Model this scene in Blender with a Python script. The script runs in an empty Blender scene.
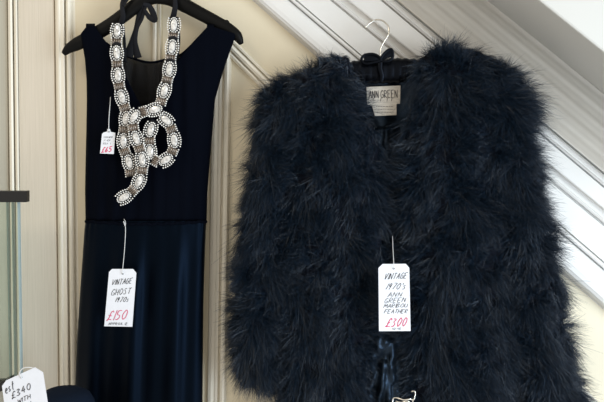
import bpy, bmesh, math, random
import numpy as np
from mathutils import Vector, Matrix, noise
random.seed(7); RNG = np.random.default_rng(11)
C = bpy.context.scene.collection

# ------------------------------------------------------------------ camera, sky, lights, exposure
F = 640.0; D = 1.5; CAM = Vector((0.0, -D, 1.60))
PITCH, YAW, ROLL = math.radians(-6.0), math.radians(3.0), math.radians(1.75)
RM = (Matrix.Rotation(YAW, 3, 'Z') @ Matrix.Rotation(math.pi/2 + PITCH, 3, 'X') @ Matrix.Rotation(ROLL, 3, 'Z'))
cd = bpy.data.cameras.new('camera'); cam = bpy.data.objects.new('camera', cd); C.objects.link(cam)
cam.matrix_world = Matrix.Translation(CAM) @ RM.to_4x4()
cd.sensor_width = 36.0; cd.lens = 36.0*F/604.0; cd.clip_start = 0.02
sc = bpy.context.scene; sc.camera = cam
sc.view_settings.view_transform = 'Standard'; sc.view_settings.look = 'None'
sc.view_settings.gamma = 1.0; sc.view_settings.use_curve_mapping = False
sc.view_settings.exposure = 0.42
w = bpy.data.worlds.new('world'); sc.world = w; w.use_nodes = True
w.node_tree.nodes['Background'].inputs[0].default_value = (1.0, 0.94, 0.84, 1)
w.node_tree.nodes['Background'].inputs[1].default_value = 0.53
def area(name, loc, target, size, power, col):
    l = bpy.data.lights.new(name, 'AREA'); l.shape = 'RECTANGLE'; l.size, l.size_y = size
    l.energy = power; l.color = col
    o = bpy.data.objects.new(name, l); C.objects.link(o); o.location = loc
    o.rotation_euler = (Vector(target)-Vector(loc)).to_track_quat('-Z', 'Y').to_euler()
area('window_daylight', (2.1, -1.9, 1.85), (0.3, 0, 1.4), (1.4, 1.7), 42, (0.80, 0.91, 1.0))
area('low_blue_fill', (1.6, -1.5, .65), (.85, 0, 1.3), (.8, .8), 19, (0.66, 0.83, 1.0))  # added blue fill to brighten the jacket's lower right, no window seen there
area('room_lamp', (-1.3, -1.6, 2.9), (-0.3, 0, 1.5), (0.5, 0.5), 6, (1.0, 0.88, 0.70))

def at(px, py, dep=0.0):
    """the place on the upright plane dep metres in front of the wall"""
    d = RM @ Vector(((px-302)/F, -(py-201)/F, -1.0))
    t = (-dep - CAM.y)/d.y
    return CAM + d*t
MM = D/F      # metres per pixel on the wall

# ------------------------------------------------------------------ helpers
def obj(name, me, m=None, parent=None, smooth=True, **props):
    o = bpy.data.objects.new(name, me); C.objects.link(o)
    if m: me.materials.append(m)
    if smooth:
        me.polygons.foreach_set('use_smooth', [True]*len(me.polygons))
    if parent: o.parent = parent
    for k, v in props.items(): o[k] = v
    return o
def mesh(name, vs, fs):
    me = bpy.data.meshes.new(name); me.from_pydata([tuple(v) for v in vs], [], fs); me.update(); return me
def bm_mesh(name, bm):
    bmesh.ops.recalc_face_normals(bm, faces=bm.faces)
    me = bpy.data.meshes.new(name); bm.to_mesh(me); bm.free(); return me
def thing(name, label, cat, group=None, loc=(0, 0, 0)):
    o = bpy.data.objects.new(name, None); C.objects.link(o); o.location = loc; o.empty_display_size = .02
    o['label'] = label; o['category'] = cat
    if group: o['group'] = group
    return o
def smooth_path(pts, n=6):
    P = [Vector(p) for p in pts]; out = []
    for i in range(len(P)-1):
        a = P[max(i-1, 0)]; b = P[i]; c = P[i+1]; d = P[min(i+2, len(P)-1)]
        for k in range(n):
            t = k/n
            out.append(0.5*((2*b)+(c-a)*t+(2*a-5*b+4*c-d)*t*t+(3*b-a-3*c+d)*t**3))
    out.append(P[-1]); return out
def tube_into(bm, pts, r, seg=8, flat=1.0, axis=None, cap=True):
    """sweep; r number or list; flat squashes along axis"""
    P = [Vector(p) for p in pts]; n = len(P); rings = []
    up = Vector(axis) if axis else Vector((0, 1, 0))
    for i, p in enumerate(P):
        t = (P[min(i+1, n-1)]-P[max(i-1, 0)])
        if t.length < 1e-9: t = Vector((0, 0, 1))
        t.normalize()
        u = up - t*up.dot(t)
        if u.length < 1e-3: u = Vector((1, 0, 0)) - t*t.x
        u.normalize(); v = t.cross(u)
        rr = r[i] if hasattr(r, '__len__') else r
        rings.append([bm.verts.new(p + v*(math.cos(a)*rr) + u*(math.sin(a)*rr*flat)) for a in [2*math.pi*k/seg for k in range(seg)]])
    for i in range(n-1):
        for k in range(seg):
            bm.faces.new((rings[i][k], rings[i][(k+1) % seg], rings[i+1][(k+1) % seg], rings[i+1][k]))
    if cap:
        bm.faces.new(rings[0][::-1]); bm.faces.new(rings[-1])
def tube(name, pts, r, m, parent=None, seg=8, flat=1.0, axis=None, **pr):
    bm = bmesh.new(); tube_into(bm, pts, r, seg, flat, axis); return obj(name, bm_mesh(name, bm), m, parent, **pr)
def prism_into(bm, poly, dep0, dep1):
    """pixel outline -> solid between two depths from the wall (its outline set on the front depth)"""
    f = [at(x, y, dep1) for x, y in poly]
    A = [bm.verts.new(p) for p in f]; B = [bm.verts.new((p.x, -dep0, p.z)) for p in f]
    n = len(poly); bm.faces.new(A); bm.faces.new(B[::-1])
    for i in range(n): bm.faces.new((A[i], B[i], B[(i+1) % n], A[(i+1) % n]))
def bevel(o, wd, seg=2):
    md = o.modifiers.new('bevel', 'BEVEL'); md.width = wd; md.segments = seg; md.limit_method = 'ANGLE'; return o

# ------------------------------------------------------------------ materials
def mat(name, col, rough=0.5, metal=0.0, spec=0.5, noise_amt=0.0, nscale=(10, 10, 10), bump=0.0, bscale=None, sheen=0.0, coat=0.0, col2=None, trans=0.0):
    m = bpy.data.materials.new(name); m.use_nodes = True; nt = m.node_tree; b = nt.nodes['Principled BSDF']
    b.inputs['Base Color'].default_value = (*col, 1); b.inputs['Roughness'].default_value = rough
    b.inputs['Metallic'].default_value = metal; b.inputs['Specular IOR Level'].default_value = spec
    b.inputs['Sheen Weight'].default_value = sheen; b.inputs['Coat Weight'].default_value = coat
    b.inputs['Transmission Weight'].default_value = trans
    tc = nt.nodes.new('ShaderNodeTexCoord')
    def nz(scale, detail=4):
        mp = nt.nodes.new('ShaderNodeMapping'); mp.inputs['Scale'].default_value = scale
        nt.links.new(tc.outputs['Object'], mp.inputs[0]); n = nt.nodes.new('ShaderNodeTexNoise')
        n.inputs['Scale'].default_value = 1.0; n.inputs['Detail'].default_value = detail
        nt.links.new(mp.outputs[0], n.inputs['Vector']); return n
    if noise_amt > 0 or col2:
        n = nz(nscale); r = nt.nodes.new('ShaderNodeValToRGB')
        c2 = col2 or tuple(c*(1-noise_amt) for c in col)
        r.color_ramp.elements[0].color = (*c2, 1); r.color_ramp.elements[1].color = (*col, 1)
        r.color_ramp.elements[0].position = .35; r.color_ramp.elements[1].position = .62
        nt.links.new(n.outputs['Fac'], r.inputs[0]); nt.links.new(r.outputs[0], b.inputs['Base Color'])
    if bump > 0:
        n = nz(bscale or nscale); bp = nt.nodes.new('ShaderNodeBump'); bp.inputs['Strength'].default_value = bump
        bp.inputs['Distance'].default_value = .001
        nt.links.new(n.outputs['Fac'], bp.inputs['Height']); nt.links.new(bp.outputs[0], b.inputs['Normal'])
    return m
M = {}
M['cream'] = mat('cream_paint', (.74, .66, .50), .55, spec=.3, noise_amt=.07, nscale=(6, 6, 6), bump=.25, bscale=(60, 60, 8))
M['stile'] = mat('brushed_cream_paint', (.66, .595, .50), .55, spec=.3, col2=(.615, .555, .46), nscale=(420, 420, 7), bump=.5, bscale=(420, 420, 6))
M['ivory'] = mat('ivory_gloss_paint', (.84, .79, .68), .38, spec=.4, noise_amt=.05, nscale=(30, 30, 3))
M['string'] = mat('white_gloss_paint', (.74, .725, .70), .42, spec=.4, noise_amt=.06, nscale=(9, 9, 9), bump=.2, bscale=(30, 30, 30))
M['cornice'] = mat('stone_white_paint', (.60, .56, .50), .5, spec=.3, noise_amt=.05, nscale=(9, 9, 9))
M['bulk'] = mat('white_wall_paint', (.60, .59, .56), .6, spec=.2, noise_amt=.03, nscale=(5, 5, 5))
M['black_wood'] = mat('black_painted_wood', (.003, .003, .003), .5, spec=.13, noise_amt=.3, nscale=(40, 40, 40), bump=.3)
M['black_metal'] = mat('black_metal', (.006, .006, .007), .35, metal=.0)
M['dress'] = mat('navy_black_crepe', (.0010, .0018, .0048), .85, spec=.04, sheen=.0, bump=.3, bscale=(500, 500, 500))
M['skirt'] = mat('navy_black_satin', (.0022, .0050, .0105), .48, metal=.85, spec=.1, bump=.1, bscale=(500, 500, 200))
M['chiffon'] = mat('black_chiffon', (.0045, .0055, .009), .6, spec=.2, bump=.4, bscale=(200, 200, 200))
M['lining'] = mat('navy_satin_lining', (.022, .034, .052), .38, metal=.8, spec=.15, bump=.5, bscale=(25, 25, 25))
M['black_satin'] = mat('black_satin', (.006, .0075, .011), .36, metal=.8, spec=.15, bump=.3, bscale=(60, 60, 30))
M['feather'] = mat('midnight_marabou', (.0105, .026, .050), .38, spec=.5, col2=(.0010, .0030, .008), nscale=(230, 230, 230))
M['pelt'] = mat('feather_base_cloth', (.003, .004, .008), .9, spec=.1)
M['card'] = mat('white_card', (.80, .82, .88), .6, spec=.2, noise_amt=.03, nscale=(80, 80, 80))
M['string_thread'] = mat('white_thread', (.72, .73, .75), .7)
M['ink'] = mat('black_ink', (.018, .018, .025), .5)
M['red_ink'] = mat('red_ink', (.72, .03, .14), .5)
M['label'] = mat('woven_cream_label', (.62, .57, .50), .7, noise_amt=.15, nscale=(150, 150, 400))
M['steel'] = mat('polished_nickel', (.78, .74, .66), .22, metal=1)
M['silver'] = mat('silver_wire', (.85, .82, .76), .25, metal=1)
M['stone'] = mat('mirror_crystal', (.95, .94, .92), .12, metal=.35, coat=.6, col2=(.45, .44, .43), nscale=(190, 190, 190))
M['bead'] = mat('pearl_bead', (.92, .90, .86), .25, spec=.8, coat=.5)
M['bugle'] = mat('gunmetal_bugle', (.33, .275, .235), .26, metal=.8, col2=(.16, .14, .12), nscale=(200, 200, 200))
M['hat'] = mat('navy_felt', (.005, .010, .022), .9, spec=.1, sheen=.0, bump=.6, bscale=(400, 400, 400))
M['rust'] = mat('dark_nail', (.06, .03, .02), .5, metal=.6)
g = bpy.data.materials.new('green_tint_glass'); g.use_nodes = True; nt = g.node_tree; b = nt.nodes['Principled BSDF']
nt.nodes.remove(b); tr = nt.nodes.new('ShaderNodeBsdfTransparent'); tr.inputs[0].default_value = (.955, .985, .95, 1)
gl = nt.nodes.new('ShaderNodeBsdfGlossy'); gl.inputs['Roughness'].default_value = .03; gl.inputs[0].default_value = (.9, 1, .95, 1)
mx = nt.nodes.new('ShaderNodeMixShader'); fr = nt.nodes.new('ShaderNodeFresnel'); fr.inputs[0].default_value = 1.5
nt.links.new(fr.outputs[0], mx.inputs[0]); nt.links.new(tr.outputs[0], mx.inputs[1]); nt.links.new(gl.outputs[0], mx.inputs[2])
nt.links.new(mx.outputs[0], nt.nodes['Material Output'].inputs[0]); M['glass'] = g
M['glass_edge'] = mat('glass_cut_edge', (.30, .40, .42), .15, spec=.8)

m = mat('sheer_black_chiffon', (.010, .011, .014), .6, spec=.2); nt = m.node_tree; tr = nt.nodes.new('ShaderNodeBsdfTransparent'); mx = nt.nodes.new('ShaderNodeMixShader'); mx.inputs[0].default_value = .74
nt.links.new(tr.outputs[0], mx.inputs[1]); nt.links.new(nt.nodes['Principled BSDF'].outputs[0], mx.inputs[2]); nt.links.new(mx.outputs[0], nt.nodes['Material Output'].inputs[0]); M['sheer'] = m
M['grey_paint'] = mat('grey_green_paint', (.46, .44, .37), .5, spec=.3, noise_amt=.05, nscale=(200, 200, 5))

# ------------------------------------------------------------------ the panelling under the stairs
vs = [(-1.6, 0, .3), (1.9, 0, .3), (1.9, 0, 2.9), (-1.6, 0, 2.9)]
bm = bmesh.new(); A = [bm.verts.new(v) for v in vs]; B = [bm.verts.new((v[0], .04, v[2])) for v in vs]
bm.faces.new(A); bm.faces.new(B[::-1])
for i in range(4): bm.faces.new((A[i], B[i], B[(i+1) % 4], A[(i+1) % 4]))
obj('wall_back', bm_mesh('wall', bm), M['cream'], smooth=False, kind='structure')

def loft(name, lines, m, smooth=False, s0=-.35, s1=1.5, kind='structure', parent=None):
    """lines: (p0, p1, depth) along the moulding; closed on to the wall"""
    L = []
    def ln(p0, p1, d):
        a = at(p0[0], p0[1], d); b_ = at(p1[0], p1[1], d); v = b_-a
        return a+v*s0, b_+v*(s1-1)
    vs = []
    if m is M['string']: lines = [(p, q, .014+(d-.014)*1.35 if d > .0125 else .001+max(0, d-.008)*.8) for p, q, d in lines]
    if m is M['ivory']: lines = [(p, q, d*1.3 if d > .0065 else (.0005 if d < .0055 else d)) for p, q, d in lines]
    l2 = [(lines[0][0], lines[0][1], -.004)] + lines + [(lines[-1][0], lines[-1][1], -.004)]
    first, last = ln(*lines[0]), ln(*lines[-1])
    for i, l in enumerate(l2):
        a, b_ = ln(*l)
        if i == 0: a, b_ = [Vector((q.x, .004, q.z)) for q in first]
        if i == len(l2)-1: a, b_ = [Vector((q.x, .004, q.z)) for q in last]
        vs += [a, b_]
    n = len(l2); fs = [(2*i, 2*i+1, 2*(i+1)+1, 2*(i+1)) for i in range(n-1)] + [(2*(n-1), 2*n-1, 1, 0)]
    fs += [tuple(2*i for i in range(n)), tuple(2*i+1 for i in range(n))[::-1]]
    bm = bmesh.new(); V = [bm.verts.new(v) for v in vs]
    for f in fs: bm.faces.new([V[i] for i in f])
    return obj(name, bm_mesh(name, bm), m, smooth=smooth, kind='structure')
def vert(name, prof, m, lean, ytop=0, ybot=402, **k):   # prof: (x at the top, depth mm); lean: x shift top to bottom
    return loft(name, [((x, ytop), (x+lean, ybot), d/1000) for x, d in prof], m, **k)
# flat stile, with the narrow bead at its left and the double moulding at its right
vert('trim_1', [(-40, 6), (6.5, 6)], M['grey_paint'], 4)
vert('trim_2', [(7.5, 3), (8.2, 12), (10, 14), (12, 12), (12.6, 3), (13.2, 3), (13.8, 10), (15.5, 12.5), (17, 10), (17.8, 4)], M['ivory'], 4.5)
vert('trim_3', [(17.8, 8), (53.4, 8)], M['stile'], 4.5)
vert('trim_4', [(54.6, 3), (55.4, 9), (57, 13), (58.4, 14), (60, 12.5), (62.8, 13), (63.8, 12), (64.3, 5), (65.3, 5), (66, 9), (67.6, 11), (69.5, 9.5), (71, 7), (72.4, 4), (75, 1)], M['ivory'], 5)
# bead seen through the neckline
vert('trim_5', [(152.5, 3), (153.3, 7), (155, 8.5), (156.4, 7), (157, 2), (157.9, 2), (158.5, 6), (160, 7), (161, 3)], M['ivory'], 0)
vert('trim_6', [(163, 2), (206, 2)], M['cream'], -3)
# right-hand moulding of the long stile, stops at the slanted one
y0 = 47
vert('trim_7', [(212.5, 2), (213.3, 7), (216, 9), (219, 7.5), (220.2, 9), (222.6, 9.5), (223.4, 4), (224.4, 4), (225.2, 11), (227.4, 13), (229.4, 11.5), (230.4, 7), (231.8, 3)], M['ivory'], -5.5, ytop=y0, s0=0)
# slanted frame moulding parallel to the stair string
def sl(o):   # o pixels up-right across the moulding
    return ((222.5+o*.68, 46.5-o*.73), (267.5+o*.68, 92.2-o*.73-1))
loft('trim_8', [(*sl(o), d/1000) for o, d in [(-2.5, 2), (-1.8, 8), (0, 11), (1.2, 10), (1.7, 4), (2.6, 4), (3.2, 11), (5.6, 14), (8, 11.5), (8.7, 5), (9.4, 5), (10, 9), (11.5, 10), (12.5, 7), (13.2, 2)]], M['ivory'], s0=-.06, s1=9)

# the stair string: boards, grooves and beads in one run
T = [252, 288, 331, 349, 382, 395, 486]; Y = [310, 271, 225, 208, 187, 174, 94]
def dg(t, d, m=None): return ((t, 0), (604, float(np.interp(t, T, Y))), d/1000)
prof = [(252, 2), (253, 10), (255, 17), (258, 23), (262, 26), (268, 27), (282, 26), (286, 23), (288, 17), (288.6, 10), (289.6, 10), (290.2, 17), (292.4, 19), (294.6, 17.5), (295.6, 12), (297, 13), (329.5, 13), (330.3, 5), (332.2, 5), (333, 13), (335.6, 14.5), (337.2, 13), (338, 7), (341, 5), (345, 6.5), (347.4, 10), (348, 16), (350, 17), (380, 17), (380.7, 9), (382.3, 9), (383, 15), (385.5, 17), (386.4, 12), (389, 10), (392.4, 12.5), (394, 15), (394.8, 9), (396, 9), (397, 17)]
loft('trim_9', [dg(t, d) for t, d in prof], M['string'], s0=-.5, s1=1.6)
prof = [(397.4 + k*1.28, 16 + k*.26 + 1.3*math.sin(k*.36+.5) + .5*math.sin(k*.83+1)) for k in range(71)]
loft('trim_10', [dg(t, d) for t, d in prof], M['cornice'], smooth=True, s0=-.5, s1=1.6)
# the boxed-in flight above: underside and front face
def bulk():
    a0, b0 = at(486, 0, .033), at(604, 94, .033)
    v = (b0-a0); a = a0-v*4; b_ = b0+v*3
    up = Vector((v.z, 0, -v.x)).normalized()
    if up.z < 0: up = -up
    P = []
    for q in (a, b_):
        P += [Vector((q.x, -.02, q.z)), Vector((q.x, BD, q.z)), Vector((q.x, BD, q.z))+up*.5, Vector((q.x, -.02, q.z))+up*.5]
    bm = bmesh.new(); V = [bm.verts.new(p) for p in P]
    for f in ((0, 1, 2, 3), (7, 6, 5, 4), (0, 4, 5, 1), (1, 5, 6, 2), (2, 6, 7, 3), (3, 7, 4, 0)): bm.faces.new([V[i] for i in f])
    return obj('wall_stairs', bm_mesh('wall_stairs', bm), M['bulk'], smooth=False, kind='structure')
BD = -.235
bevel(bulk(), .004)
# little nail at the top edge
bm = bmesh.new(); p = at(190, 1.5, .0); tube_into(bm, [p+Vector((0, .005, 0)), p-Vector((0, .006, 0))], .0016); tube_into(bm, [p-Vector((0, .006, 0)), p-Vector((0, .008, 0))], .0035)
obj('nail', bm_mesh('nail', bm), M['rust'], label='small rusty nail in the cream panel above the dress hanger', category='nail')

# ------------------------------------------------------------------ stroke lettering
G = {
 'A': [[(0, 0), (.45, 1), (.85, 0)], [(.15, .38), (.72, .38)]], 'B': [[(0, 0), (0, 1), (.6, .85), (.1, .55), (.7, .3), (0, 0)]],
 'E': [[(.7, 1), (0, 1), (0, 0), (.7, 0)], [(0, .52), (.55, .52)]], 'F': [[(.7, 1), (0, 1), (0, 0)], [(0, .52), (.55, .52)]],
 'G': [[(.75, .85), (.4, 1), (.05, .6), (.1, .15), (.4, 0), (.72, .15), (.72, .45), (.4, .45)]],
 'H': [[(0, 0), (0, 1)], [(.7, 0), (.7, 1)], [(0, .5), (.7, .5)]], 'I': [[(.15, 0), (.15, 1)]],
 'M': [[(0, 0), (.1, 1), (.45, .3), (.8, 1), (.9, 0)]], 'N': [[(0, 0), (0, 1), (.7, 0), (.7, 1)]],
 'O': [[(.4, 1), (.05, .7), (.05, .3), (.4, 0), (.75, .3), (.75, .7), (.4, 1)]], 'P': [[(0, 0), (0, 1), (.65, .85), (.6, .55), (0, .48)]],
 'R': [[(0, 0), (0, 1), (.65, .85), (.6, .58), (0, .48), (.7, 0)]], 'S': [[(.65, .85), (.35, 1), (.08, .78), (.6, .35), (.4, 0), (0, .12)]],
 'T': [[(0, 1), (.8, 1)], [(.4, 1), (.4, 0)]], 'U': [[(0, 1), (0, .25), (.35, 0), (.7, .25), (.7, 1)]], 'V': [[(0, 1), (.35, 0), (.8, 1)]],
 'W': [[(0, 1), (.2, 0), (.45, .7), (.7, 0), (1, 1)]], 'X': [[(0, 0), (.7, 1)], [(0, 1), (.7, 0)]],
 'e': [[(0, .3), (.5, .35), (.45, .6), (.15, .6), (0, .25), (.2, 0), (.55, .1)]], 's': [[(.5, .55), (.2, .6), (.1, .42), (.48, .22), (.35, 0), (0, .05)]],
 't': [[(.25, .95), (.2, .1), (.45, 0)], [(0, .6), (.5, .65)]], 'x': [[(0, 0), (.5, .6)], [(0, .6), (.5, 0)]],
 '0': [[(.38, 1), (.05, .65), (.08, .25), (.35, 0), (.65, .3), (.68, .75), (.38, 1)]], '1': [[(.15, 1), (.15, 0)]], '2': [[(.05, .8), (.35, 1), (.6, .75), (0, 0), (.7, .02)]],
 '3': [[(.05, .9), (.4, 1), (.6, .8), (.25, .55), (.65, .3), (.35, 0), (0, .1)]], '4': [[(.45, 1), (0, .4), (.7, .4)], [(.55, .7), (.45, 0)]],
 '5': [[(.65, 1), (.15, 1), (.1, .6), (.5, .55), (.6, .25), (.3, 0), (0, .1)]], '6': [[(.55, 1), (.1, .5), (.1, .15), (.35, 0), (.6, .2), (.4, .5), (.1, .3)]],
 '7': [[(0, 1), (.65, 1), (.25, 0)]], '9': [[(.6, .8), (.35, 1), (.08, .75), (.3, .5), (.6, .8), (.45, 0)]],
 '£': [[(.8, .85), (.6, 1), (.35, .85), (.3, .3), (0, 0), (.35, .08), (.8, 0)], [(.05, .48), (.6, .5)]],
 "'": [[(.1, 1), (.05, .75)]], '.': [[(.05, .02), (.1, .06)]], '-': [[(0, .45), (.4, .45)]], '+': [[(0, .45), (.5, .45)], [(.25, .2), (.25, .7)]], ' ': [],
}
def letters(bm, txt, o, ux, uz, un, size, width, r, slant=.25, jit=.03, rnd=random.Random(3)):
    """o lower-left, ux/uz unit axes, un outward; width = full length of the word"""
    adv = [(1.0 if c in 'MWO' else .35 if c in "I1'.- " else .95) for c in txt]; tot = sum(adv); k = width/tot; x = 0
    for c, a in zip(txt, adv):
        for st in G.get(c, []):
            pts = []
            for gx, gy in st:
                gx += rnd.uniform(-jit, jit); gy += rnd.uniform(-jit, jit)
                pts.append(o + ux*(x+gx*k*.88+gy*size*slant) + uz*(gy*size) + un*(.0006))
            if c in 'AVNMWTEFHI147X':
                for p, q in zip(pts, pts[1:]): tube_into(bm, [p, q], r, 5, .35, un)
            else: tube_into(bm, smooth_path(pts, 3), r, 5, .35, un)
        x += a*k

def price_tag(name, label, cat_dep, corners, hole, string_pts, lines, group=None, thick=.0006, string_r=.0007):
    """corners: pixel outline (clockwise from upper-left clipped corner); lines: (text, px lower-left, px lower-right, height px, material key, stroke radius m, slant)"""
    root = thing(name, label, 'price tag', group, at(*hole, cat_dep))
    inv = Matrix.Translation(root.location).inverted()
    bm = bmesh.new(); f = [at(x, y, cat_dep) for x, y in corners]
    h = at(*hole, cat_dep); hr = .0021; ns = 16
    # front and back faces as a fan of quads from the punched hole to the outline
    def ring_outer(k):
        a = 2*math.pi*k/ns; d = Vector((math.cos(a), 0, math.sin(a))); best = None
        for i in range(len(f)):
            p, q = f[i], f[(i+1) % len(f)]; e = q-p
            den = d.x*e.z-d.z*e.x
            if abs(den) < 1e-12: continue
            t = ((p.x-h.x)*e.z-(p.z-h.z)*e.x)/den; s = ((p.x-h.x)*d.z-(p.z-h.z)*d.x)/den
            if t > 0 and -1e-6 <= s <= 1+1e-6 and (best is None or t < best[0]): best = (t, i, s)
        return best
    ang = sorted(set([round(2*math.pi*k/ns, 5) for k in range(ns)] + [round(math.atan2(p.z-h.z, p.x-h.x) % (2*math.pi), 5) for p in f]))
    inner, outer = [], []
    for a in ang:
        d = Vector((math.cos(a), 0, math.sin(a))); best = None
        for i in range(len(f)):
            p, q = f[i], f[(i+1) % len(f)]; e = q-p; den = d.x*e.z-d.z*e.x
            if abs(den) < 1e-12: continue
            t = ((p.x-h.x)*e.z-(p.z-h.z)*e.x)/den; s = ((p.x-h.x)*d.z-(p.z-h.z)*d.x)/den
            if t > 0 and -1e-4 <= s <= 1.0001 and (best is None or t < best): best = t
        inner.append(h+d*hr); outer.append(h+d*(best or hr*2))
    n = len(ang); off = Vector((0, thick, 0)); R = []
    for ringp in (inner, outer, [p+off for p in outer], [p+off for p in inner]): R.append([bm.verts.new(p) for p in ringp])
    for k in range(n):
        j = (k+1) % n
        for q in range(4): bm.faces.new((R[q][k], R[q][j], R[(q+1) % 4][j], R[(q+1) % 4][k]))
    me = bm_mesh('card', bm); me.transform(inv); obj('card', me, M['card'], root, smooth=False)
    if string_pts:
        P = smooth_path([at(x, y, d) for x, y, d in string_pts], 5)
        bm = bmesh.new(); tube_into(bm, P, string_r, 6); me = bm_mesh('string', bm); me.transform(inv)
        obj('string', me, M['string_thread'], root)
    for txt, a, b_, hpx, mk, r, slant in lines:
        A_, B_ = at(*a, cat_dep), at(*b_, cat_dep); ux = (B_-A_); wd = ux.length; ux.normalize(); uz = Vector((-ux.z, 0, ux.x))
        bm = bmesh.new(); letters(bm, txt, A_, ux, uz, Vector((0, -1, 0)), hpx*MM*(1-cat_dep/D), wd, r*.9, slant+.15, .055)
        me = bm_mesh('writing', bm); me.transform(inv)
        o = obj('price_writing' if mk == 'red_ink' else 'handwriting', me, M[mk], root)
        if mk == 'red_ink': o['label'] = 'red handwritten price'
    return root

# ------------------------------------------------------------------ dress on its hanger
HD = .052
hg = thing('clothes_hanger', 'black wooden hanger carrying the long navy dress', 'hanger', loc=at(150, -3, HD))
def loc_me(me, root): me.transform(Matrix.Translation(root.location).inverted()); return me
cl = [(63.5, 54), (69, 48.5), (77, 44), (92, 36), (108, 26.5), (124, 15), (138, 4), (150, -3), (160, -4), (172, -1), (186, 6), (200, 13.5), (215, 21.5), (228, 29), (237, 36), (241.5, 44)]
hh = [2.5, 5, 6.6, 7, 7, 7, 7.5, 8, 8, 7.5, 7, 6.6, 6.4, 6.2, 5.4, 2.2]
P = smooth_path([at(x, y, HD) for x, y in cl], 4); R_ = list(np.interp(np.linspace(0, len(cl)-1, len(P)), range(len(cl)), hh)*MM*.96)
bm = bmesh.new(); tube_into(bm, P, R_, 12, .75, (0, 1, 0)); obj('hanger_body', loc_me(bm_mesh('b', bm), hg), M['black_wood'], hg)
# raised notches near both ends
for (x, y, a) in ((74.5, 42.5, 0), (226, 22.5, 0)):
    c = at(x, y, HD); bm = bmesh.new(); bmesh.ops.create_uvsphere(bm, u_segments=12, v_segments=8, radius=1)
    bmesh.ops.transform(bm, matrix=Matrix.Translation(c) @ Matrix.Diagonal((.008, .007, .006, 1)), verts=bm.verts)
    obj('strap_notch', loc_me(bm_mesh('n', bm), hg), M['black_wood'], hg)
hk = [at(155, -3, HD), at(155, -16, HD), at(156, -24, HD), at(164, -31, HD), at(166, -42, HD), at(158, -51, HD), at(148, -47, HD), at(145, -41, HD)]
tube('hook', [p-hg.location for p in smooth_path(hk, 5)], .0019, M['steel'], hg)
pg = at(157, -46.5, 0); bm = bmesh.new(); tube_into(bm, [pg+Vector((0, .004, 0)), pg-Vector((0, .075, 0))], .004, 10); tube_into(bm, [pg-Vector((0, .075, 0)), pg-Vector((0, .081, 0))], .008, 12)
obj('wall_peg', bm_mesh('peg', bm), M['steel'], label='metal wall peg holding the hanger of the navy dress', category='peg')

dr = thing('evening_dress', 'long sleeveless navy-black dress with gathered waist on the black hanger', 'dress', loc=at(146, 60, .06))
yl = [27, 34, 42, 60, 80, 100, 130, 160, 190, 221]
xl = [86, 80.5, 82, 85, 86.5, 86.8, 86.3, 85.6, 85, 85.5]
xr = [214, 236, 233.5, 227, 220.5, 215, 212.5, 210, 207.5, 206.5]
nl = [[27, 34, 42, 52, 62, 85, 108, 116, 221], [95, 100, 106, 113, 119, 130, 142, 147, 147]]
nr = [[27, 34, 42, 52, 62, 85, 108, 116, 221], [207, 200.5, 193, 184, 176, 163, 150, 147, 147]]
def pleat(x, y, amp=1.0):
    return amp*(math.sin(x*.95+math.sin(y*.03)*1.5)*.0010+math.sin(x*.43+1.3+y*.01)*.0016+noise.noise((x*.12, y*.012, 3))*.004)
bm = bmesh.new(); rows = []; ys = list(np.linspace(27, 221, 60)); NC = 22
def brow(y, dep_off=0, dep_fix=None):
    a, b_ = np.interp(y, yl, xl), np.interp(y, yl, xr); c, d = np.interp(y, *nl), np.interp(y, *nr); L, R2 = [], []
    for k in range(NC+1):
        u = k/NC
        for lst, xx in ((L, a+(c-a)*u), (R2, d+(b_-d)*u)):
            gx = (xx-a)/(b_-a); blg = .030*math.sin(math.pi*min(max(gx, 0), 1))**.5*min(1, (y-20)/60)
            dep = (.056+.016*math.exp(-max(0,y-27)/22)+blg+pleat(xx, y, min(1, (y-25)/80))) if dep_fix is None else dep_fix
            lst.append(bm.verts.new(at(xx, y+dep_off, dep)))
    return L, R2
rows.append(brow(27, 4, .030)); rows.append(brow(27, -2.0, .038)); rows.append(brow(27, -3.5, .054)); rows.append(brow(27, -2, .067))
for y in ys: rows.append(brow(y))
for i in range(len(rows)-1):
    for s in (0, 1):
        for k in range(NC): bm.faces.new((rows[i][s][k], rows[i][s][k+1], rows[i+1][s][k+1], rows[i+1][s][k]))
bmesh.ops.remove_doubles(bm, verts=bm.verts, dist=1e-5)
o = obj('bodice', loc_me(bm_mesh('b', bm), dr), M['dress'], dr)
sd = o.modifiers.new('s', 'SOLIDIFY'); sd.thickness = .0012
# back of the dress, seen through the open neck
bm = bmesh.new(); rows = []; NC2 = 40
bt = ([80, 96, 106, 117, 128, 150, 172, 182, 195, 207, 236], [38, 32, 43, 51, 56.5, 62.5, 57.5, 54, 42, 32, 37])
for i in range(40):
    v = i/39; r = []
    for k in range(NC2+1):
        u = k/NC2; x0 = 82+(234-82)*u; top = np.interp(x0, *bt); y = top+(221-top)*v
        a, b_ = np.interp(y, yl, xl)+1, np.interp(y, yl, xr)-1; x = max(a, min(b_, x0)) if v < .3 else a+(b_-a)*u
        if v < .3: x = x*(1-v/.3)+(a+(b_-a)*u)*(v/.3)
        r.append(bm.verts.new(at(x, y, .031+.005*math.sin(x*.5+y*.02)-.012*math.sin(math.pi*u))))
    rows.append(r)
for i in range(39):
    for k in range(NC2): bm.faces.new((rows[i][k], rows[i][k+1], rows[i+1][k+1], rows[i+1][k]))
o = obj('back_panel', loc_me(bm_mesh('b', bm), dr), M['sheer'], dr); sd = o.modifiers.new('s', 'SOLIDIFY'); sd.thickness = .001
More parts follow.
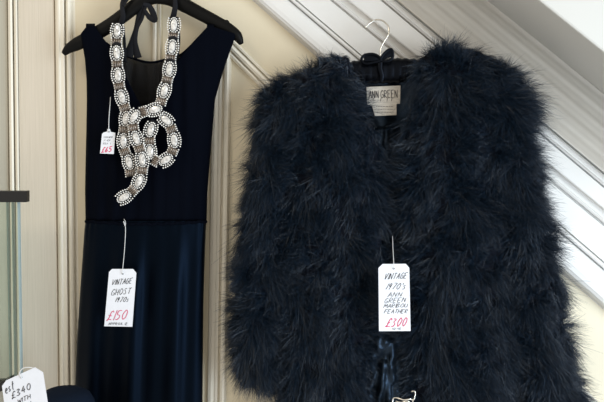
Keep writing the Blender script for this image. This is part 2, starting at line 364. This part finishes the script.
bm = bmesh.new(); tube_into(bm, smooth_path([at(x, y, .034) for x, y in zip(bt[0][2:-2], bt[1][2:-2])], 5), .0028, 8, .6); obj('neck_binding', loc_me(bm_mesh('b', bm), dr), M['dress'], dr)
# skirt: full round, deep soft folds
bm = bmesh.new(); rows = []; NK = 96
sy = [221, 228, 250, 300, 350, 402, 500, 640]; sl_ = [85.5, 84.5, 83, 79.5, 76.5, 74.5, 71, 66]; sr_ = [206.5, 206, 205, 203.5, 203, 202.5, 203, 205]
for y in np.linspace(221, 640, 50):
    a, b_ = np.interp(y, sy, sl_), np.interp(y, sy, sr_); r = []
    fade = min(1, (y-221)/70)
    for k in range(NK):
        t = 2*math.pi*k/NK; u = .5-.5*math.cos(t); x = a+(b_-a)*u; front = math.sin(t)
        fold = (.0060*math.sin(u*17.5+.6+.3*math.sin(y*.008))+.0045*math.sin(u*38+2+y*.004)+.003*noise.noise((u*9, y*.01, 1)))*fade*abs(front)
        gath = .0018*math.sin(u*150)*math.exp(-(y-221)/18)
        dep = .056 + (.036*front if front > 0 else .022*front) + (fold+gath)*(1 if front > 0 else .5)
        r.append(bm.verts.new(at(x, y, max(dep, .018))))
    rows.append(r)
for i in range(49):
    for k in range(NK): bm.faces.new((rows[i][k], rows[i][(k+1) % NK], rows[i+1][(k+1) % NK], rows[i+1][k]))
obj('skirt', loc_me(bm_mesh('b', bm), dr), M['skirt'], dr)
bm = bmesh.new(); pts = []
for k in range(81):
    u = k/80; x = 85.3+(206.8-85.3)*u; pts.append(at(x, 221.5+2.6*math.sin(math.pi*u)+.5*math.sin(k*.9), .060+.034*math.sin(math.pi*u)**.5+.0012*math.sin(k*1.7)))
tube_into(bm, pts, .0034, 8, .5); obj('waist_band', loc_me(bm_mesh('b', bm), dr), M['dress'], dr)

# ------------------------------------------------------------------ jewelled necklace scarf, tied to the hanger with black ribbon
nk = thing('jewelled_necklace', 'knotted crystal and bead collar hanging from the dress hanger on black ribbons', 'necklace', loc=at(146, 112, .1))
def depn(y): return float(np.interp(y, [0, 25, 60, 100, 230], [.066, .070, .094, .106, .106]))
stone_me = {}
def add_band(path, offs, phase=0, layer=0.0, n_skip=0):
    P = smooth_path([Vector((x, y, 0)) for x, y in path], 8); L = [0]
    for a, b_ in zip(P, P[1:]): L.append(L[-1]+(b_-a).length)
    def pos(s):
        s = max(0, min(L[-1], s)); i = max(0, min(len(P)-2, int(np.searchsorted(L, s))-1)); t = (s-L[i])/max(1e-6, L[i+1]-L[i]); return P[i].lerp(P[i+1], t)
    bm = bmesh.new(); q = [pos(s) for s in np.linspace(0, L[-1], 40)]
    tube_into(bm, [at(p.x, p.y, depn(p.y)+layer-.004) for p in q], 4.9*MM*.93, 10, .22, (0, 1, 0))
    obj('band', loc_me(bm_mesh('b', bm), nk), M['chiffon'], nk)
    s = phase; per = 22.2; ln = 15.2
    while s+ln*.8 < L[-1]+3:
        c = pos(s+ln/2); t = (pos(s+ln/2+3)-pos(s+ln/2-3)).normalized(); nrm = Vector((-t.y, t.x, 0))
        dep = depn(c.y)+layer+.002; jit = random.uniform(-.07, .07)
        def W(u, v, h): # u along, v across in px, h metres up
            p = c+t*u+nrm*v; q = at(p.x, p.y, dep+h); return q
        # faceted oval stone
        bm = bmesh.new(); ns = 12; prev = None
        for (rr, h) in ((1, .0), (.98, .0018), (.78, .0038), (.42, .0046)):
            ring = [bm.verts.new(W(math.cos(2*math.pi*k/ns)*6.2*rr, math.sin(2*math.pi*k/ns+jit)*3.5*rr, h+random.uniform(-.0004, .0004)*(rr < .9))) for k in range(ns)]
            if prev:
                for k in range(ns): bm.faces.new((prev[k], prev[(k+1) % ns], ring[(k+1) % ns], ring[k]))
            else: bm.faces.new(ring[::-1])
            prev = ring
        bm.faces.new(prev)
        so = obj('crystal', loc_me(bm_mesh('c', bm), nk), M['stone'], nk, smooth=False)
        bm = bmesh.new()
        for (A_, B_, n) in ((7.3, 4.7, 17),):
            for k in range(n):
                a = 2*math.pi*k/n
                bmesh.ops.create_icosphere(bm, subdivisions=1, radius=.0018, matrix=Matrix.Translation(W(A_*math.cos(a), B_*math.sin(a), .0012)))
        obj('bead_trim', loc_me(bm_mesh('c', bm), nk), M['bead'], so, smooth=True)
        for sg in (-1, 1):
            bm = bmesh.new()
            for k in range(7):
                a = -1+k/3; bmesh.ops.create_icosphere(bm, subdivisions=1, radius=.0019, matrix=Matrix.Translation(W(a*6.8, sg*(6.6-1.3*a*a), .0006)))
            obj('bead_trim', loc_me(bm_mesh('c', bm), nk), M['bead'], so, smooth=True)
        # bugle bars between stones
        s2 = s+ln-.4
        if s2+6 < L[-1]:
            c = pos(s2+3.6); t = (pos(s2+6)-pos(s2+1)).normalized(); nrm = Vector((-t.y, t.x, 0)); bm = bmesh.new()
            for v in (-3.6, -1.8, 0, 1.8, 3.6): tube_into(bm, [W(-3.4, v, .0022), W(3.4, v, .0022)], .0020, 6)
            ln_o = obj('bugle_link', loc_me(bm_mesh('c', bm), nk), M['bugle'], nk)
            for v in (-5.0, 5.0):
                bm = bmesh.new()
                for k in range(4): bmesh.ops.create_icosphere(bm, subdivisions=1, radius=.0019, matrix=Matrix.Translation(W(-3.3+k*2.2, v, .0006)))
                obj('bead_trim', loc_me(bm_mesh('c', bm), nk), M['bead'], ln_o)
        s += per
add_band([(118, 23), (116.5, 40), (117, 58), (118.5, 80), (122, 98), (126, 114), (124, 132), (124, 148), (129, 162), (131, 177)], 0, 0.5, .000)
add_band([(158, 117), (167, 121), (173, 134), (174, 147), (168, 158), (159, 162), (151, 156), (150, 144), (150, 132), (155, 120)], 0, 1, .004)
add_band([(174, 17), (173.5, 34), (171, 55), (168.5, 75), (163, 95), (158, 108), (146, 111), (134, 117), (134, 131), (139, 146), (142, 158), (142, 172), (137, 185), (129, 194), (119, 200)], 0, 0.5, .010)
# ribbons
def ribbon(name, pts, wpx, parent, m=M['chiffon'], th=.16):
    P = smooth_path([at(x, y, d) for x, y, d in pts], 6); W_ = [wpx*MM*.5]*len(P) if not hasattr(wpx, '__len__') else list(np.interp(np.linspace(0, 1, len(P)), np.linspace(0, 1, len(wpx)), wpx)*MM*.5)
    bm = bmesh.new(); tube_into(bm, P, W_, 8, th, (0, 1, .15)); return obj(name, loc_me(bm_mesh('r', bm), parent), m, parent)
ribbon('ribbon', [(121, 24, .066), (123, 16, .073), (122, 5, .072), (125, -2, .067), (127, -3, .052)], [6, 5, 4, 5, 5], nk)
ribbon('ribbon', [(173, 18, .066), (175, 8, .073), (175, -1, .073), (174, -9, .068), (173, -10, .052)], [6, 5, 4, 5, 5], nk)
ribbon('ribbon', [(123, 26, .062), (124.5, 45, .060), (125, 62, .060)], [3, 3, 3], nk)
ribbon('ribbon', [(178, 22, .064), (179, 40, .064), (177, 62, .066)], [2.6, 2.6, 2.6], nk)
ribbon('ribbon', [(141, 4, .062), (139, 16, .050), (136, 30, .048), (132, 44, .047), (128, 57, .047)], [5, 5.5, 5, 7, 10], nk)
ribbon('ribbon', [(146, 4, .062), (142, 18, .052), (137, 28, .049), (135, 42, .048), (138, 58, .047)], [3.5, 3.5, 4, 5, 8], nk)
ribbon('ribbon', [(143, 4, .064), (149, 6, .060), (153, 13, .056), (155, 20, .055), (149, 17, .055), (144, 9, .060)], [3, 5, 6, 5, 5, 3], nk)
ribbon('ribbon', [(126, 2, .070), (122, -4, .074), (124, -10, .074), (129, -4, .072), (123, 6, .074)], [3, 3, 3, 3, 2], nk)

# ------------------------------------------------------------------ tags on the dress
price_tag('swing_tag', 'large white swing tag priced £150 hanging on the navy dress skirt', .118,
    [(109, 272), (112, 269), (133, 269), (136.3, 273), (132.3, 326.8), (104.2, 326.3)], (122.6, 274),
    [(124, 219, .100), (125.5, 222, .106), (125, 226, .107), (123.5, 221, .106), (125.5, 228, .106), (124.5, 250, .112), (122.8, 268, .121), (122.6, 273.5, .121), (122.6, 274.5, .1165)],
    [('VINTAGE', (111.5, 285), (132, 283.3), 5.5, 'ink', .00062, .35), ('GHOST', (111, 295.5), (131, 293.5), 6, 'ink', .00062, .35), ('1970s', (115, 302), (129.5, 301.5), 5, 'ink', .00062, .4),
     ('£150', (106.5, 320.5), (127, 319.5), 10, 'red_ink', .0009, .35), ('APPROX. 12', (108.5, 324.8), (128, 324.8), 2.4, 'ink', .00045, .1)])
price_tag('jewellery_tag', 'tiny white tag with red price pinned beside the necklace', .100,
    [(102, 134), (103.5, 132.5), (107, 131.5), (107.4, 129), (110, 129), (110.6, 131.8), (115.3, 132.8), (113.7, 154), (100, 153.4)], (108.7, 131.8),
    [(110.5, 97, .080), (110, 105, .090), (109, 118, .099), (108.7, 131, .103), (108.7, 132.2, .098)],
    [('SASH WITH', (103.5, 138), (112.6, 138), 1.7, 'ink', .00022, .2), ('SILVER', (103.5, 141.2), (110.6, 141.2), 1.7, 'ink', .00022, .2), ('BEADS', (103.2, 144.4), (111.6, 144.4), 1.7, 'ink', .00022, .2), ('£65', (101.5, 152.6), (112, 151.6), 5.2, 'red_ink', .0009, .3)], string_r=.0008)

# ------------------------------------------------------------------ feather jacket
JD = .085
jk = thing('feather_jacket', 'fluffy midnight-blue marabou feather jacket hanging open on a padded hanger', 'jacket', loc=at(385, 80, .07))
def panel(name, st, dep, thick, parent=jk):
    """st: (y, left, right) rows; full rounded cross sections"""
    ys = [s[0] for s in st]; n = 26; rows = []; bm = bmesh.new(); pts = []
    for y, q in [(ys[0], .12), (ys[0], .45), (ys[0], .8)]+[(y, 1) for y in np.linspace(ys[0]+1, ys[-1], 40)]:
        a, b_ = np.interp(y, ys, [s[1] for s in st]), np.interp(y, ys, [s[2] for s in st]); e = min(1, (y-ys[0])/24+.25)
        if name == 'sleeve': e = min(e, max(.3, (ys[-1]-y)/14))
        r = []
        for k in range(n):
            t = 2*math.pi*k/n; x = (a+b_)/2+(b_-a)/2*math.cos(t)*q; d = dep+thick*e*math.sin(t)*q
            r.append(bm.verts.new(at(x, y, max(.008, d))))
        rows.append(r)
    for i in range(len(rows)-1):
        for k in range(n): bm.faces.new((rows[i][k], rows[i][(k+1) % n], rows[i+1][(k+1) % n], rows[i+1][k]))
    bm.faces.new(rows[0][::-1]); bm.faces.new(rows[-1])
    o = obj(name, loc_me(bm_mesh('p', bm), jk), M['pelt'], parent); return o
SL = panel('sleeve', [(78, 284, 312), (88, 272, 314), (100, 261, 316), (130, 256, 312), (180, 251, 300), (230, 243, 298), (280, 236, 294), (330, 234, 290), (365, 240, 282), (385, 252, 272)], .085, .046)
FL = panel('front_panel', [(57, 334, 348), (64, 318, 352), (76, 298, 350), (104, 286, 351), (125, 284, 374), (160, 283, 384), (220, 281, 384), (280, 280, 378), (340, 278, 372), (384, 278, 368), (470, 276, 368)], .095, .048)
FR = panel('front_panel', [(49, 432, 470), (58, 421, 492), (70, 417, 504), (90, 416, 516), (120, 407, 520), (160, 403, 520), (220, 402, 520), (300, 405, 520), (380, 408, 522), (470, 408, 524)], .095, .050)
SR = panel('sleeve', [(58, 472, 494), (72, 480, 512), (110, 488, 526), (150, 494, 533), (200, 498, 540), (250, 500, 549), (300, 505, 558), (350, 512, 570), (400, 518, 580), (470, 522, 590)], .088, .050)
# smooth inside of the jacket
bm = bmesh.new(); rows = []
for i in range(40):
    v = i/39; y = 75+v*(470-75); r = []
    a = np.interp(y, [82, 100, 470], [352, 330, 310]); b_ = np.interp(y, [82, 100, 470], [424, 440, 480])
    for k in range(31):
        u = k/30; x = a+(b_-a)*u; r.append(bm.verts.new(at(x, y, .034+.034*math.exp(-(y-76)/45)+.006*math.sin(x*.18+y*.02)+.010*noise.noise((x*.05, y*.03, 5)))))
    rows.append(r)
for i in range(39):
    for k in range(30): bm.faces.new((rows[i][k], rows[i][k+1], rows[i+1][k+1], rows[i+1][k]))
li = obj('lining', loc_me(bm_mesh('l', bm), jk), M['lining'], jk); sd = li.modifiers.new('s', 'SOLIDIFY'); sd.thickness = .002
# crumpled satin facing between the fronts
for x0, x1, ya, yb, d0, amp in ((370, 402, 112, 262, .064, .008), (362, 406, 326, 440, .118, .022)):
    bm = bmesh.new(); rows = []
    for i in range(45):
        y = ya+(yb-ya)*i/44; r = []
        for k in range(25):
            x = x0+(x1-x0)*k/24; e = math.sin(math.pi*k/24)**.6*min(1, i/6)
            nz_ = noise.noise((x*.16, y*.055, 2.2))+.5*noise.noise((x*.3+y*.12, y*.13, 7))
            r.append(bm.verts.new(at(x, y, d0-.03+.03*e+amp*nz_*e)))
        rows.append(r)
    for i in range(44):
        for k in range(24): bm.faces.new((rows[i][k], rows[i][k+1], rows[i+1][k+1], rows[i+1][k]))
    o = obj('facing', loc_me(bm_mesh('f', bm), jk), M['lining'], jk); sd = o.modifiers.new('s', 'SOLIDIFY'); sd.thickness = .0015

def feathers(src, n_tuft, per, out=1.0, seed=0, down=.55, lmin=.024, lmax=.054, name='feathers', region=None):
    rg = np.random.default_rng(seed); me = src.data
    nv = len(me.vertices); co = np.empty(nv*3); me.vertices.foreach_get('co', co); co = co.reshape(-1, 3)
    tris = []
    for p in me.polygons:
        v = list(p.vertices)
        if len(v) > 4: continue
        tris.append((v[0], v[1], v[2])); tris.append((v[0], v[2], v[3]))
    tris = np.array(tris); a, b_, c = co[tris[:, 0]], co[tris[:, 1]], co[tris[:, 2]]
    cr = np.cross(b_-a, c-a); ar = np.linalg.norm(cr, axis=1); nr_ = cr/np.maximum(ar, 1e-12)[:, None]
    wt = ar*(np.clip(-nr_[:, 1]+.75, 0.02, 1))       # mostly the outside of the garment
    idx = rg.choice(len(tris), n_tuft, p=wt/wt.sum()); u, v = rg.random(n_tuft), rg.random(n_tuft); fl = u+v > 1; u[fl] = 1-u[fl]; v[fl] = 1-v[fl]
    root = a[idx]+(b_[idx]-a[idx])*u[:, None]+(c[idx]-a[idx])*v[:, None]; nn = nr_[idx]
    # clumpy flow: neighbouring tufts lean the same way
    fl_ = np.array([[noise.noise((p[0]*17+seed, p[1]*17, p[2]*13)), 0, noise.noise((p[0]*17, p[1]*17+9, p[2]*13))] for p in root])
    td = nn*.80+np.array([0, 0, -1])*down+fl_*2.0+rg.normal(0, .42, (n_tuft, 3)); td /= np.linalg.norm(td, axis=1)[:, None]
    tl = rg.uniform(lmin, lmax, n_tuft)*(1+fl_[:, 0]*.8)
    N = n_tuft*per; rep = np.repeat(np.arange(n_tuft), per)
    d = td[rep]+rg.normal(0, .29, (N, 3)); d /= np.linalg.norm(d, axis=1)[:, None]
    ln = tl[rep]*rg.uniform(.45, 1.12, N)*out
    p0 = root[rep]+rg.normal(0, .0022, (N, 3))
    bend = rg.normal(0, .22, (N, 3))+np.array([0, 0, -.28])
    K = 5; ts = np.linspace(0, 1, K); ctr = []
    for t in ts: ctr.append(p0+(d*t+bend*t*t*.55)*ln[:, None])
    side = np.cross(d, rg.normal(0, 1, (N, 3))); side /= np.maximum(np.linalg.norm(side, axis=1), 1e-9)[:, None]
    wd = np.array([.00034, .00032, .00027, .00018, .00006])
    for c_ in ctr: c_[:, 1] = np.minimum(c_[:, 1], -.032-src.parent.location.y)
    V = np.empty((N, K, 2, 3))
    for k in range(K):
        V[:, k, 0] = ctr[k]+side*wd[k]; V[:, k, 1] = ctr[k]-side*wd[k]
    base = np.arange(N)*K*2; q = []
    for k in range(K-1): q.append(np.stack([base+2*k, base+2*k+1, base+2*k+3, base+2*k+2], 1))
    q = np.concatenate(q); m2 = bpy.data.meshes.new(name)
    m2.vertices.add(N*K*2); m2.vertices.foreach_set('co', V.reshape(-1).astype(np.float32))
    m2.loops.add(len(q)*4); m2.loops.foreach_set('vertex_index', q.reshape(-1).astype(np.int32))
    m2.polygons.add(len(q)); m2.polygons.foreach_set('loop_start', np.arange(len(q), dtype=np.int32)*4)
    m2.update(calc_edges=True)
    return obj(name, m2, M['feather'], src, smooth=True, kind='stuff')
feathers(SL, 1900, 30, seed=1)
feathers(FL, 2500, 30, seed=2)
feathers(FR, 3000, 30, seed=3)
feathers(SR, 2300, 30, seed=4)

# maker's label sewn in the neck
bm = bmesh.new(); prism_into(bm, [(366.5, 87), (400.5, 85.5), (400, 103.5), (396.5, 104), (396.5, 115), (375, 116), (372, 106), (367, 104)], .0795, .081)
lb = obj('brand_label', loc_me(bm_mesh('l', bm), jk), M['label'], jk, smooth=False)
bm = bmesh.new(); A_, B_ = at(369, 98.5, .0812), at(398.5, 97.5, .0812); ux = (B_-A_); wd = ux.length; ux.normalize(); uz = Vector((-ux.z, 0, ux.x))
letters(bm, 'ANN GREEN', A_, ux, uz, Vector((0, -1, 0)), 7*MM, wd, .0007, 0.0, .03)
for x in (373.5, 381, 387.5, 392): # long drips of the lettering
    tube_into(bm, [at(x, 98, .0817), at(x-.6, 101.3, .0817)], .0005, 4)
obj('label_lettering', loc_me(bm_mesh('l', bm), jk), M['ink'], lb)
bm = bmesh.new()
for yy, xa, xb in ((106.5, 376, 394), (109.3, 375, 395), (112.3, 374, 394)):
    x = xa
    while x < xb:
        l_ = random.uniform(1, 3); tube_into(bm, [at(x, yy, .0815), at(min(x+l_, xb), yy-.1, .0815)], .0004, 4); x += l_+.8
obj('label_small_print', loc_me(bm_mesh('l', bm), jk), M['ink'], lb)

# padded hanger with wire hook and bow
ph = thing('padded_hanger', 'black satin padded hanger with nickel hook inside the feather jacket', 'hanger', loc=at(385, 72, .075))
bm = bmesh.new(); P = smooth_path([at(x, y, .082) for x, y in [(326, 82), (340, 75), (356, 72), (375, 71), (395, 70.5), (415, 71), (432, 75), (446, 82)]], 9)
n = len(P); tube_into(bm, P, [(.6+.4*math.sin(math.pi*min(1, max(0, i/(n-1)))))*12.2*MM*.94*(1+.05*math.sin(i*1.9)) for i in range(n)], 16, .8, (0, 1, 0))
obj('padded_arm', loc_me(bm_mesh('p', bm), ph), M['black_satin'], ph)
hk = [(382, 68, .082), (381, 60, .082), (380.5, 50, .080), (384, 42, .076), (388.6, 34, .072), (388, 26, .068), (382, 20.5, .066), (375, 20, .066), (369, 24, .066), (365.5, 28, .066)]
tube('hook', [p-ph.location for p in smooth_path([at(*p) for p in hk], 6)], .0017, M['steel'], ph)
for lp in ([(382, 60), (377, 55.5), (371, 54), (364, 55.5), (361.5, 60), (365, 63.5), (373, 62.5)], [(380, 60), (383, 55), (387.5, 50.5), (391.5, 49.5), (393, 55), (391, 59.5), (385, 61.5)]):
    bm = bmesh.new(); c_ = at(lp[3][0]*.5+191, 58, .108)
    front = [at(x, y, .110) for x, y in lp]; P = front+[front[0]]
    tube_into(bm, smooth_path(P, 5), [.0030]*(len(P)*5-4), 8, .9)
    mid = smooth_path([at(*lp[0], .108), at((lp[0][0]+lp[3][0])/2, (lp[0][1]+lp[3][1])/2+.8, .109), at(lp[3][0], lp[3][1]+2.5, .108)], 5)
    tube_into(bm, mid, [.003+.0075*i/(len(mid)-1) for i in range(len(mid))], 8, .35)
    obj('bow_loop', loc_me(bm_mesh('r', bm), ph), M['black_satin'], ph)
ribbon('bow_tail', [(381, 60, .108), (380, 68, .110), (382, 76, .108), (381, 82, .104)], [4, 4.5, 4.5, 3], ph, M['black_satin'], .3)
pg = at(378, 24.5, 0); bm = bmesh.new(); tube_into(bm, [pg+Vector((0, .004, 0)), at(378, 24.3, .075)], .0016, 10)
obj('picture_pin', bm_mesh('peg', bm), M['steel'], label='thin metal pin in the white stair string under the nickel hook', category='pin')

price_tag('swing_tag', 'large white swing tag priced £300 hanging on the feather jacket', .190,
    [(378.4, 268), (382.6, 264), (405.8, 263.8), (409.3, 268), (410.6, 331), (379, 331.2)], (393.7, 268.6),
    [(392.5, 236, .130), (393, 250, .168), (393.7, 262, .1935), (393.7, 268, .1935), (393.7, 269.2, .1885)],
    [('VINTAGE', (384, 279.3), (407, 278.3), 6, 'ink', .00058, .3), ('1970\'s', (385.5, 289.3), (406.5, 288.8), 6, 'ink', .00058, .4), ('ANN', (387.5, 296.8), (402.5, 296.3), 4.3, 'ink', .00052, .3),
     ('GREEN', (384, 303), (406, 302), 4.6, 'ink', .00052, .3), ('MARIBOU', (383.5, 307.8), (408, 307.2), 3.9, 'ink', .0005, .25), ('FEATHER', (384, 313.4), (408, 313.2), 4.2, 'ink', .0005, .25),
     ('£300', (385.5, 327), (407, 325.5), 8.3, 'red_ink', .0009, .3), ('10-12', (392, 329.6), (402, 329.3), 1.7, 'ink', .00035, .1)])

# ------------------------------------------------------------------ things along the lower and left edges
# glass display case whose corner shows at the left
gc = thing('glass_case', 'glass display case corner with black metal top rail at the left edge', 'display case', loc=at(0, 400, .10))
def boxpx(name, x0, x1, y0, y1, d0, d1, m, parent):
    bm = bmesh.new(); prism_into(bm, [(x0, y0), (x1, y0), (x1, y1), (x0, y1)], d0, d1); return obj(name, loc_me(bm_mesh('x', bm), parent), m, parent, smooth=False)
bevel(boxpx('top_rail', -60, 26.3, 191, 202.3, .119, .135, M['black_metal'], gc), .001)
def pane(name, pts, d0, d1, m):
    bm = bmesh.new(); prism_into(bm, pts, d0, d1); return obj(name, loc_me(bm_mesh('x', bm), gc), m, gc, smooth=False)
pane('glass_pane', [(-60, 202), (18.6, 202), (21.5, 384), (-60, 384)], .116, .122, M['glass'])
pane('glass_edge', [(17.2, 202), (18.8, 202), (21.7, 384), (20.2, 384)], .1155, .1225, M['glass_edge'])
pane('glass_edge', [(6.2, 202), (7.4, 202), (10.6, 384), (9.4, 384)], .104, .112, M['glass_edge'])
pane('glass_edge', [(11.4, 202), (12.6, 202), (15.6, 384), (14.4, 384)], .104, .112, M['glass_edge'])
pane('bottom_rail', [(-60, 386), (-1, 383), (8, 379), (12, 384), (8, 388), (-60, 420)], .10, .13, M['black_metal'])
# navy hat whose crown rises into view
hx = at(64, 390, .20); R0 = .062
ht = thing('felt_hat', 'rounded navy felt hat crown at the bottom edge beside the £340 tag', 'hat', loc=(hx.x, hx.y, hx.z-.11))
def lathe(prof, n=40):
    bm = bmesh.new(); rows = []
    for r, z in prof: rows.append([bm.verts.new((r*math.cos(2*math.pi*k/n), r*.95*math.sin(2*math.pi*k/n), z)) for k in range(n)])
    for i in range(len(rows)-1):
        for k in range(n): bm.faces.new((rows[i][k], rows[i][(k+1) % n], rows[i+1][(k+1) % n], rows[i+1][k]))
    bm.faces.new(rows[0][::-1]); bm.faces.new(rows[-1]); return bm
obj('crown', bm_mesh('h', lathe([(.070, 0), (.069, .03), (.067, .06), (.063, .082), (.055, .097), (.042, .105), (.026, .109), (.012, .110), (.001, .110)])), M['hat'], ht)
obj('brim', bm_mesh('h', lathe([(.078, .006), (.095, -.004), (.115, -.010), (.117, -.013), (.112, -.014), (.094, -.009), (.076, -.002)])), M['hat'], ht)
price_tag('swing_tag', 'tilted white tag marked £340 in the bottom left corner', .34,
    [(2, 386), (6, 380.5), (35, 367.3), (43, 372.3), (50.5, 420), (14, 440), (4, 402)], (21.5, 377.5),
    [(24, 367.5, .325), (20.5, 370.5, .335), (19.4, 374, .342), (21.3, 377, .343), (21.6, 378.5, .338), (19.9, 374, .335), (22, 369, .338), (28, 367.3, .339), (36, 368.5, .336)],
    [('est', (6, 394), (15.5, 387.5), 7.5, 'ink', .0009, .5), ('£340', (12, 399), (32.5, 388), 6.2, 'ink', .0008, .35), ('WITH', (18, 404), (32, 397.5), 4.5, 'ink', .0006, .35), ('ON', (23, 410), (33, 405), 4.5, 'ink', .0007, .35)], string_r=.0010)
# silver wire piece rising into view at the bottom
sw = thing('wire_ornament', 'bent silver wire ornament at the bottom edge below the £300 tag', 'ornament', loc=at(404, 405, .16))
for nm, pts, r in (('frame_wire', [(394, 420, .16), (393, 408, .16), (392.6, 401, .16), (394, 397.8, .16), (398, 398, .165), (404, 399.8, .17), (410, 399, .17), (413, 400, .165)], .0017),
                   ('hook_wire', [(411.3, 391.4, .165), (414.6, 391.2, .166), (415.3, 394, .166), (414, 399, .167), (412.6, 402, .167), (414.5, 408, .165), (416, 420, .16)], .0015),
                   ('scroll_wire', [(396, 401, .162), (401, 402.5, .168), (407, 401, .17), (410.5, 404, .17), (406, 408, .168), (400, 406, .165), (396, 412, .162)], .0014)):
    tube(nm, [p-sw.location for p in smooth_path([at(*p) for p in pts], 5)], r, M['silver'], sw)
